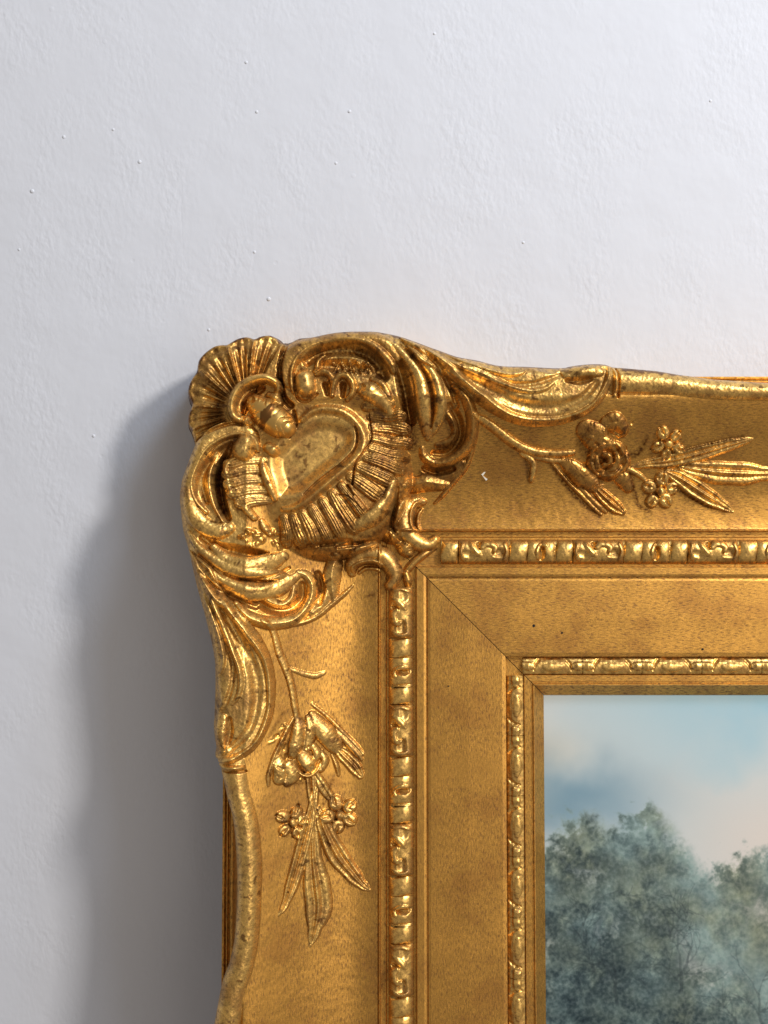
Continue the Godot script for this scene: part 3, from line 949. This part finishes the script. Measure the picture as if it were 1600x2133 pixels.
	one(-1, [1261,958,4,6, 1264,964,4,7], 45.0, 1, 2)
	for k in 34:
		var q := Vector2(rr.randf_range(1222, 1312), rr.randf_range(884, 1012))
		var an := rr.randf() * TAU
		var le := rr.randf_range(5, 13)
		one(-1, [q.x, q.y, rr.randf_range(2.5, 5), rr.randf_range(-5, 5), q.x + le * cos(an), q.y + le * sin(an), rr.randf_range(2, 4), rr.randf_range(-3, 3)], 45.0, 8, 3)
	one(rose, [1290,996,11,8, 1302,1000,17,13, 1312,1014,13,9], 30.0)
	# the bud cluster of the side member
	for q in [[622,1502,7,7, 623,1526,15,17, 618,1554,16,17, 609,1576,8,7], [640,1498,5,6, 646,1522,12,15, 642,1552,11,12, 634,1572,6,6], [612,1498,3,4, 594,1532,5,8, 574,1576,5,8, 563,1612,5,7, 562,1634,3,4], [578,1580,10,7, 586,1600,15,13, 584,1622,13,10], [604,1598,12,9, 612,1616,14,12, 600,1632,9,7], [632,1582,14,12, 642,1596,17,17, 644,1606,12,12], [612,1590,3,5, 622,1612,5,12, 642,1621,5,13, 660,1611,5,11, 668,1594,3,5], [668,1574,5,5, 676,1592,8,10, 668,1610,6,8], [690,1580,3,4, 700,1604,5,8, 704,1624,3,4], [652,1560,7,8, 660,1576,9,11, 654,1590,6,7]]:
		one(rose2, q, 45.0, 8 if q[2] < 4 else 0)
	for k in 26:
		var q := Vector2(rr.randf_range(572, 672), rr.randf_range(1505, 1630))
		var an := rr.randf() * TAU
		var le := rr.randf_range(5, 13)
		one(-1, [q.x, q.y, rr.randf_range(2.5, 5), rr.randf_range(-6, 4), q.x + le * cos(an), q.y + le * sin(an), rr.randf_range(2, 4), rr.randf_range(-3, 2)], 45.0, 8, 3)
	both(bud, bud2, [1172,964,8,6, 1194,977,17,16, 1212,992,21,21, 1232,1006,18,18, 1252,1020,7,6], 35.0)
	both(bud, bud2, [1150,968,3,3, 1181,1002,4,6, 1218,1036,5,7, 1240,1058,5,7, 1256,1071,4,4], 22.0)
	both(bud, bud2, [1206,1012,5,5, 1230,1036,7,9, 1252,1056,7,9, 1266,1066,4,4], 22.0)
	both(bud, bud2, [1240,1014,8,6, 1262,1036,14,12, 1282,1053,15,12, 1300,1066,8,6], 22.0, 3)
	for bl in [[1387, 930, 21, 12, 32.0, 10], [1378, 1024, 23, 14, 22.0, 12]]:
		for k in 6:
			var an := k * TAU / 5.0 + (0.4 if bl[0] > 1380 else 1.0)
			var rad: float = bl[2] + rr.randf_range(-2.5, 2.5)
			var pr: float = bl[3] + rr.randf_range(-1.5, 1.5)
			var c := Vector2(bl[0] + rad * cos(an), bl[1] + rad * sin(an))
			if k == 5:
				c = Vector2(bl[0], bl[1])
				pr = bl[3] * 0.72
			var b := part("petal", stem, "leafgold")
			var b2 := part("petal", stem2, "leafgold")
			var hh: float = bl[5] * (1.35 if k == 5 else rr.randf_range(0.85, 1.15))
			both(b, b2, [c.x, c.y, pr, hh, c.x + 3.0 * cos(an), c.y + 3.0 * sin(an), pr, hh], bl[4], 0 if k == 5 else 6, 0, 2.5)
			if k < 5:
				both(-1, -1, [c.x - 3.0 * cos(an), c.y - 3.0 * sin(an), 3, 2, c.x + 6.0 * cos(an), c.y + 6.0 * sin(an), 5, 6, c.x + 14.0 * cos(an), c.y + 14.0 * sin(an), 4, 6], bl[4], 1, 2)
			for m in 0 if k == 5 else 2:
				var e := c + Vector2(rr.randf_range(-8, 8), rr.randf_range(-8, 8))
				both(-1, -1, [e.x, e.y, 4.5, rr.randf_range(-6, 3), e.x + rr.randf_range(-6, 6), e.y + rr.randf_range(-6, 6), 3.5, 1], bl[4], 8, 3)
	both(part("stalk", stem, "leafgold"), part("stalk", stem2, "leafgold"), [1300,976,4,4, 1318,983,6,8, 1334,991,5,7, 1346,1000,4,4], 26.0)
	for q in [[1318,974,4,4, 1345,968,8,8, 1394,962,14,11, 1450,949,16,12, 1506,933,12,9, 1540,924,7,6, 1560,919,2,2], [1390,984,6,6, 1418,998,15,14, 1450,1018,20,17, 1482,1037,18,16, 1512,1053,11,9, 1534,1066,2,2], [1418,974,6,5, 1450,980,16,10, 1500,986,23,14, 1550,988,23,13, 1595,988,14,8, 1640,990,2,2]]:
		one(part("leaf", stem, "leafgold"), q, 26.0, 3)
	for q in [[660,1636,4,5, 650,1690,10,10, 634,1756,15,13, 614,1828,14,12, 597,1878,8,8, 584,1899,2,2], [655,1716,5,5, 652,1780,16,10, 660,1850,27,14, 664,1896,27,13, 655,1942,13,8, 647,1973,2,2], [662,1686,5,6, 676,1730,15,13, 702,1786,21,16, 732,1827,17,14, 754,1852,10,9, 770,1864,2,2]]:
		one(part("leaf", stem2, "leafgold"), q, 26.0, 3)
	for q in [[640,1610,4,5, 644,1650,4,6, 652,1700,4,6, 656,1730,4,4], [652,1612,4,5, 655,1660,4,6, 660,1720,4,4], [660,1614,5,7, 674,1636,6,9, 690,1662,5,8]]:
		one(stem2, q, 28.0)
	one(stem2, [606,1392,3,3, 632,1403,5,4, 656,1409,6,5, 674,1404,4,2], 20.0)
	# brown toning, and shade painted into the hollows and round the sprays
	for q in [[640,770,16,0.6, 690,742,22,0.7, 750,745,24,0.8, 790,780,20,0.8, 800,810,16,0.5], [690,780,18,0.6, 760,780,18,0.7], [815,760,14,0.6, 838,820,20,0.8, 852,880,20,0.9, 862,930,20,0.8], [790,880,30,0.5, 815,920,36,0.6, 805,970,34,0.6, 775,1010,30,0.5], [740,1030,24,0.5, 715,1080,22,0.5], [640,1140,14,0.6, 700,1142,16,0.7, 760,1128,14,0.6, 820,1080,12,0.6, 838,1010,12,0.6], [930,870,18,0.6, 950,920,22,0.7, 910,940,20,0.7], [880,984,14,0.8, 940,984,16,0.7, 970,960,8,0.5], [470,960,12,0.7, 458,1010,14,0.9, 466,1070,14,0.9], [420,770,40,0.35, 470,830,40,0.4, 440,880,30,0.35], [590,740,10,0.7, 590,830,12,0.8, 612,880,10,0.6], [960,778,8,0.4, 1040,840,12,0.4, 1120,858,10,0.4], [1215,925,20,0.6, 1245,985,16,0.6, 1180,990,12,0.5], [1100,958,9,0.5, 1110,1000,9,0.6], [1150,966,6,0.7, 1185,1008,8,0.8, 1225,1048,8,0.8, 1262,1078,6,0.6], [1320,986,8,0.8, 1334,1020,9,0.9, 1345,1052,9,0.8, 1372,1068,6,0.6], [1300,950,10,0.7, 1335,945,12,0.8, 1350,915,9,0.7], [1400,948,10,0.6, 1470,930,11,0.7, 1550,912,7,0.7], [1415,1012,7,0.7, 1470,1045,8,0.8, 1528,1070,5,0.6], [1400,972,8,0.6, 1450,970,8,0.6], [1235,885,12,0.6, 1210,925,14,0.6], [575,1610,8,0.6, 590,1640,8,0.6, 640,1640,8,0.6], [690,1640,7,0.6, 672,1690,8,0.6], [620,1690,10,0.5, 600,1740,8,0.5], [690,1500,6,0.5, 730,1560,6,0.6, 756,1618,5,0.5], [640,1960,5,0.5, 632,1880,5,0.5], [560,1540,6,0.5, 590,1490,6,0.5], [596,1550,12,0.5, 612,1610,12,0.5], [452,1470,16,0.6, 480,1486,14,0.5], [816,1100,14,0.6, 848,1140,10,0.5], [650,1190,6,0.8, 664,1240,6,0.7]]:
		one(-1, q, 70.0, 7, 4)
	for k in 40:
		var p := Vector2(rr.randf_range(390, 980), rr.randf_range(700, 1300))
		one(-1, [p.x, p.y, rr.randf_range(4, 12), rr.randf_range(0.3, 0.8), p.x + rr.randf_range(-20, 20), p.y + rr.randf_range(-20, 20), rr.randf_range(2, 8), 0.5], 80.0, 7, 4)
	# fine hand-made unevenness of the cast and rounding at its edge
	var cast := noise(FastNoiseLite.TYPE_SIMPLEX_SMOOTH, 0.03, 8, 3)
	var grit := noise(FastNoiseLite.TYPE_SIMPLEX_SMOOTH, 0.14, 12, 2)
	var keep := PackedByteArray(); keep.resize(w * F.h)
	for j in F.h:
		var y := F.oy + j * CELL
		for i in w:
			var o := j * w + i
			var x := F.ox + i * CELL
			var d := maxf(SX - x, SY - y)
			if d < 240.0 or F.SD[o] < -1.42 * CELL:
				continue
			var own := F.ID[o]
			var plain_ := own == cove or own == cove2 or own == shield or own == drop or own == curl or own == ball
			if d < 339.5 and (own == cove or own == cove2 or F.Z[o] < -9.0):
				continue
			keep[o] = 1
			if d > 350.0:
				F.Z[o] += cast.get_noise_2d(x, y) * (0.35 if plain_ else 1.0) + (0.0 if plain_ else grit.get_noise_2d(x, y) * 0.45)
	var nodes: Array = []
	nodes.resize(parts.size())
	emit_field(F, keep, nodes)

# ------------------------------------------------------------------ carved beads
func motif_mesh(kind: String, length: float, turned: bool) -> ArrayMesh:
	var half := 17.0 if kind == "egg" else 26.0
	var f := Field.new(0.0, -half, length, half, 1.25)
	var top := 11.0 if kind == "egg" else 21.0
	for j in f.h:
		for i in f.w:
			var x := f.ox + i * f.c
			var y := f.oy + j * f.c
			var t := clampf(absf(y) / (half - 1.0), 0.0, 1.0)
			var e := minf(x, length - x)
			var z := top * sqrt(1.0 - t * t)
			if kind == "egg":
				z = top * sqrt(maxf(0.0, 1.0 - pow(absf(y - 2.0) / (half + 2.0), 2.0))) * (0.86 if y < -8.0 else 1.0)
			elif kind == "scroll":
				z *= 0.45 + 0.55 * sqrt(1.0 - pow(1.0 - clampf(e / 16.0, 0.0, 1.0), 2.0))
			elif kind == "bar":
				var s := x + 4.0 * sin(y * 0.07)
				z *= 0.55 + 0.45 * sqrt(maxf(0.0, 1.0 - pow((s - length * 0.5) / (length * 0.5 + 1.0), 2.0)))
			else:
				z *= 0.6 + 0.4 * sqrt(maxf(0.0, 1.0 - pow(fmod(x + 0.1 * y + 3.0, length * 0.5) / (length * 0.25) - 1.0, 2.0)))
			f.Z[j * f.w + i] = z
	f.snap()
	if kind == "scroll":
		f.stroke(-1, [[14, 4, 10, 4], [22, 6, 11, 5]], 1, 2)
		f.stroke(-1, [[42, -15, 7, 9], [46, -8, 6, 8]], 1, 2)
		f.stroke(-1, [[78, 2, 12, 8], [88, 2, 13, 8]], 1, 2)
		f.stroke(0, [[25, -16, 5, 3], [31, -7, 6, 4], [39, 3, 6, 4], [46, 9, 4, 2]], 8, 0)
		f.stroke(0, [[50, -10, 6, 4], [57, -17, 8, 7], [68, -16, 8, 7], [76, -9, 6, 5], [74, -1, 4, 4]], 0, 0)
		f.stroke(0, [[8, -15, 4, 3], [4, 0, 4, 4], [9, 16, 4, 3]], 0, 0)
		f.stroke(0, [[97, -15, 5, 3], [102, 0, 5, 5], [97, 16, 5, 3]], 0, 0)
	elif kind == "eye":
		f.stroke(-1, [[length * 0.5, -6, 7, 10], [length * 0.5 + 1, 6, 7, 10], [length * 0.5 - 1, 16, 5, 5]], 1, 2)
		f.stroke(0, [[length * 0.36, 14, 4, 3], [length * 0.33, 0, 5, 5], [length * 0.45, -14, 4, 4], [length * 0.62, -14, 4, 3]], 0, 0)
	elif kind == "egg":
		f.stroke(0, [[44, 2, 5, 2], [56, 4, 9, 3.5], [66, 4, 9, 3.5], [80, 2, 5, 2]], 0, 0)
		f.stroke(-1, [[34, -13, 5, 3], [27, -6, 5, 4], [23, 2, 4, 4], [22, 9, 3, 3]], 1, 2)
		f.stroke(-1, [[88, -13, 5, 3], [95, -6, 5, 4], [99, 2, 4, 4], [100, 9, 3, 3]], 1, 2)
		f.stroke(0, [[2, 0, 8, 3], [10, 1, 9, 5], [18, 1, 6, 2]], 0, 0)
		f.stroke(0, [[105, 1, 6, 2], [112, 1, 9, 5], [120, 0, 8, 3]], 0, 0)
		f.stroke(-1, [[40, -13, 5, 2], [61, -15, 5, 3], [82, -13, 5, 2]], 1, 2)
	var wave := noise(FastNoiseLite.TYPE_SIMPLEX_SMOOTH, 0.07, kind.length() * 7 + int(length), 2)
	var v := PackedVector3Array(); var n := PackedVector3Array(); var uv := PackedVector2Array(); var col := PackedColorArray(); var ix := PackedInt32Array()
	var w := f.w
	for j in f.h:
		for i in w:
			var x := f.ox + i * f.c
			var y := f.oy + j * f.c
			var z := f.Z[j * w + i] + wave.get_noise_2d(x, y) * 0.5
			f.B[j * w + i] = z
	for j in f.h:
		for i in w:
			var x := f.ox + i * f.c
			var y := f.oy + j * f.c
			var xl := maxi(i - 1, 0); var xr := mini(i + 1, w - 1)
			var yt := maxi(j - 1, 0); var yb := mini(j + 1, f.h - 1)
			var gx := (f.B[j * w + xr] - f.B[j * w + xl]) / ((xr - xl) * f.c)
			var gy := (f.B[yb * w + i] - f.B[yt * w + i]) / ((yb - yt) * f.c)
			var z := f.B[j * w + i]
			if j == 0 or j == f.h - 1 or i == 0 or i == w - 1:
				z = minf(z, -2.0)
			if turned:
				v.append(Vector3(y, -x, z) * PX)
				n.append(Vector3(-gy, gx, 1.0).normalized())
			else:
				v.append(Vector3(x, -y, z) * PX)
				n.append(Vector3(-gx, gy, 1.0).normalized())
			uv.append(Vector2(x + 300.0 * kind.length(), y + 200.0) / 1024.0)
			col.append(Color(0.92, 0.92, 0.92))
	for j in f.h - 1:
		for i in w - 1:
			var o := j * w + i
			if turned:
				ix.append_array([o, o + w, o + 1, o + 1, o + w, o + w + 1])
			else:
				ix.append_array([o, o + 1, o + w, o + 1, o + w + 1, o + w])
	var a := []
	a.resize(Mesh.ARRAY_MAX)
	a[Mesh.ARRAY_VERTEX] = v; a[Mesh.ARRAY_NORMAL] = n; a[Mesh.ARRAY_TEX_UV] = uv; a[Mesh.ARRAY_COLOR] = col; a[Mesh.ARRAY_INDEX] = ix
	var me := ArrayMesh.new()
	me.add_surface_from_arrays(Mesh.PRIMITIVE_TRIANGLES, a)
	me.surface_set_material(0, M.leafgold)
	return me

func beads(parent: Node, side: bool) -> void:
	var kinds := [["scroll", 106.0, "scroll_bead"], ["bar", 38.0, "plain_bead"], ["eye", 59.0, "eye_bead"], ["bar", 35.0, "plain_bead"]]
	var meshes: Array = []
	for k in kinds:
		meshes.append(motif_mesh(k[0], k[1], side))
	var egg := motif_mesh("egg", 122.0, side)
	var mid := (SX if side else SY) - 299.0
	var s := 1222.0 if side else 919.0
	var far := 2230.0 if side else 1690.0
	var k := 0 if side else 3
	while s < far:
		var o := MeshInstance3D.new()
		o.mesh = meshes[k]
		o.name = kinds[k][2]
		parent.add_child(o, true)
		o.position = at(mid, s, -6.0) if side else at(s, mid, -6.0)
		s += kinds[k][1] * (1.0 if not side else 1.018)
		k = (k + 1) % 4
	mid = (SX if side else SY) - 63.0
	s = 1406.0 if side else 1088.0
	while s < far:
		var o := MeshInstance3D.new()
		o.mesh = egg
		o.name = "egg_bead"
		parent.add_child(o, true)
		o.position = at(mid, s, -11.0) if side else at(s, mid, -11.0)
		s += 123.0 if side else 123.5

func box(called: String, parent: Node, a: Vector3, b: Vector3, m: Material) -> MeshInstance3D:
	var o := MeshInstance3D.new()
	var s := BoxMesh.new()
	s.size = (b - a).abs()
	s.material = m
	o.mesh = s
	o.name = called
	o.position = (a + b) * 0.5
	parent.add_child(o, true)
	return o

func lamp(called: String, size: Vector2, from: Vector3, to: Vector3, energy: float, c: Color) -> void:
	var l := AreaLight3D.new()
	l.name = called
	l.area_size = size
	l.light_energy = energy
	l.light_color = c
	l.shadow_enabled = true
	l.area_range = 12.0
	l.area_attenuation = 2.0
	add_child(l)
	l.look_at_from_position(from, to, Vector3.UP)

func _ready() -> void:
	wob.seed = 21
	# the frame leans back against the wall (z = 0) and the lens looks a little down on it
	frame = Node3D.new()
	frame.name = "picture_frame"
	add_child(frame)
	var lean := deg_to_rad(LEAN)
	frame.rotation.x = -lean
	frame.position = Vector3(0, 0, (279.0 * sin(lean) + 112.0 * cos(lean)) * PX + 0.0006)
	tag(frame, "ornate gilded wooden picture frame with shell corner leaning on the white wall", "picture frame")
	var cam := Camera3D.new()
	cam.name = "camera"
	cam.fov = rad_to_deg(2.0 * atan(1066.5 / CAM))
	cam.near = 0.02
	cam.far = 30.0
	add_child(cam)
	var pitch := lean - atan(TILT)
	cam.rotation.x = -pitch
	cam.position = frame.position + cam.basis.z * CAM * PX
	cam.current = true
	var env := Environment.new()
	env.background_mode = Environment.BG_COLOR
	env.background_color = Color(0.25, 0.228, 0.21).linear_to_srgb()
	env.tonemap_mode = Environment.TONE_MAPPER_LINEAR
	env.tonemap_exposure = 1.2
	env.sdfgi_enabled = true
	env.ssao_enabled = true
	env.ssil_enabled = true
	var we := WorldEnvironment.new()
	we.name = "world_environment"
	we.environment = env
	add_child(we)
	# daylight from a window up to the right, and an added fill lamp in place of room bounce
	var dir := Vector3(1.02, 0.82, 1.0).normalized()
	lamp("window_light", Vector2(0.15, 0.18), dir * 1.5, Vector3(0, 0, 0), 1.5, Color(1.0, 0.975, 0.945))
	lamp("sky_light", Vector2(0.34, 0.34), Vector3(0.66, 1.0, 0.66), Vector3(0, 0.1, 0), 0.8, Color(0.82, 0.90, 1.0))
	lamp("room_fill", Vector2(1.5, 1.5), Vector3(1.15, 0.3, 1.7), Vector3(0, 0, 0), 0.7, Color(1.0, 0.96, 0.91))  # added soft fill, brightens the gold that faces the lens

	# materials
	M.flat = gilt(1024, true, 101, 0.33)
	M.cove = gilt(1024, true, 131, 0.26)
	M.leafgold = gilt(1024, false, 171, 0.28)
	M.burnished = plain(Color(0.90, 0.72, 0.40), 0.36, 0.9)
	M.burnished.vertex_color_use_as_albedo = true
	M.hole = plain(Color(0.06, 0.04, 0.03), 0.9)
	M.gesso = plain(Color(0.80, 0.77, 0.70), 0.8)

	# setting
	var wall := box("wall", self, Vector3(-1.6, -1.2, -0.05), Vector3(1.6, 1.2, 0.0), plain(Color.WHITE, 1.0))
	var paint := plain(Color(0.79, 0.80, 0.825), 0.62)
	var wm := wall_material()
	wm.uv1_triplanar = true
	wm.uv1_world_triplanar = true
	wm.uv1_scale = Vector3.ONE / 0.40
	(wall.mesh as BoxMesh).material = wm
	tag(wall, "white painted plaster wall with roller stipple", "", "structure")

	# drips and grit under the paint
	for q in [[67, 398, 4.5], [291, 337, 4.0], [560, 623, 4.5], [728, 232, 3.6], [535, 233, 3.4], [513, 130, 3.4], [530, 525, 3.2], [435, 687, 3.2], [133, 285, 3.6], [40, 520, 3.0], [236, 270, 3.0], [1090, 505, 3.0], [905, 70, 3.0], [1480, 210, 3.0], [700, 340, 3.0], [195, 908, 3.6]]:
		var o := MeshInstance3D.new()
		var nib := SphereMesh.new()
		nib.radius = q[2] * PX
		nib.height = q[2] * PX * 0.9
		nib.radial_segments = 14
		nib.rings = 7
		nib.material = paint
		o.mesh = nib
		o.name = "paint_nib"
		wall.add_child(o, true)
		# where the line of sight through that point meets the wall
		var ray := cam.basis * Vector3((q[0] - 800.0) / CAM, (1066.5 - q[1]) / CAM, -1.0)
		var hit := cam.position + ray * (-cam.position.z / ray.z)
		o.position = hit - wall.position
		o.rotation.x = PI / 2
	# the frame
	build_relief()
	var top := rail("top_rail", false, 2500.0)
	var side := rail("side_rail", true, 3000.0)
	beads(top, false)
	beads(side, true)
	for q in [[1112, 1304, 3.0], [1171, 1319, 2.1], [1464, 1353, 2.2], [934, 1430, 1.6]]:
		var o := MeshInstance3D.new()
		var cyl := CylinderMesh.new()
		cyl.top_radius = q[2] * PX
		cyl.bottom_radius = q[2] * PX
		cyl.height = 1.0 * PX
		cyl.radial_segments = 12
		cyl.material = M.hole
		o.mesh = cyl
		o.name = "worm_hole"
		(top if q[1] < 1400 else side).add_child(o, true)
		var p := pt(q[0], q[1], 3.0)
		o.position = at(p.x, p.y, 2.9)
		o.rotation.x = PI / 2
	var chip := pt(1008, 990, 12.0)
	for q in [[2, -6, 42.0, 19.0], [0.5, 6, -45.0, 14.0]]:
		var o := MeshInstance3D.new()
		var b := PrismMesh.new()
		b.size = Vector3(4.5, q[3], 3.0) * PX
		b.material = M.gesso
		o.mesh = b
		o.name = "gesso_chip"
		top.add_child(o, true)
		o.position = at(chip.x + q[0], chip.y + q[1], cove_height(SY - chip.y) + 1.0)
		o.rotation.z = deg_to_rad(-q[2])
	# the picture in the rebate
	var pic := Node3D.new()
	pic.name = "painting"
	add_child(pic)
	pic.transform = frame.transform
	tag(pic, "misty landscape print of grey-green trees under a pale blue sky", "painting")
	var v := PackedVector3Array([at(SX - 14, SY - 14, -35), at(2460, SY - 14, -35), at(SX - 14, 2960, -35), at(2460, 2960, -35)])
	var n := PackedVector3Array([Vector3.BACK, Vector3.BACK, Vector3.BACK, Vector3.BACK])
	var uv := PackedVector2Array()
	for q in [[SX - 14, SY - 14], [2460.0, SY - 14], [SX - 14, 2960.0], [2460.0, 2960.0]]:
		uv.append(Vector2((q[0] - SX + 14) / 800.0, (q[1] - SY + 14) / 1000.0))
	commit("printed_sheet", pic, v, n, uv, PackedColorArray(), PackedInt32Array([0, 1, 2, 1, 3, 2]), canvas_material())
	box("backing_board", pic, at(SX - 14, 2960, -50), at(2460, SY - 14, -37), plain(Color(0.35, 0.25, 0.16), 0.8))
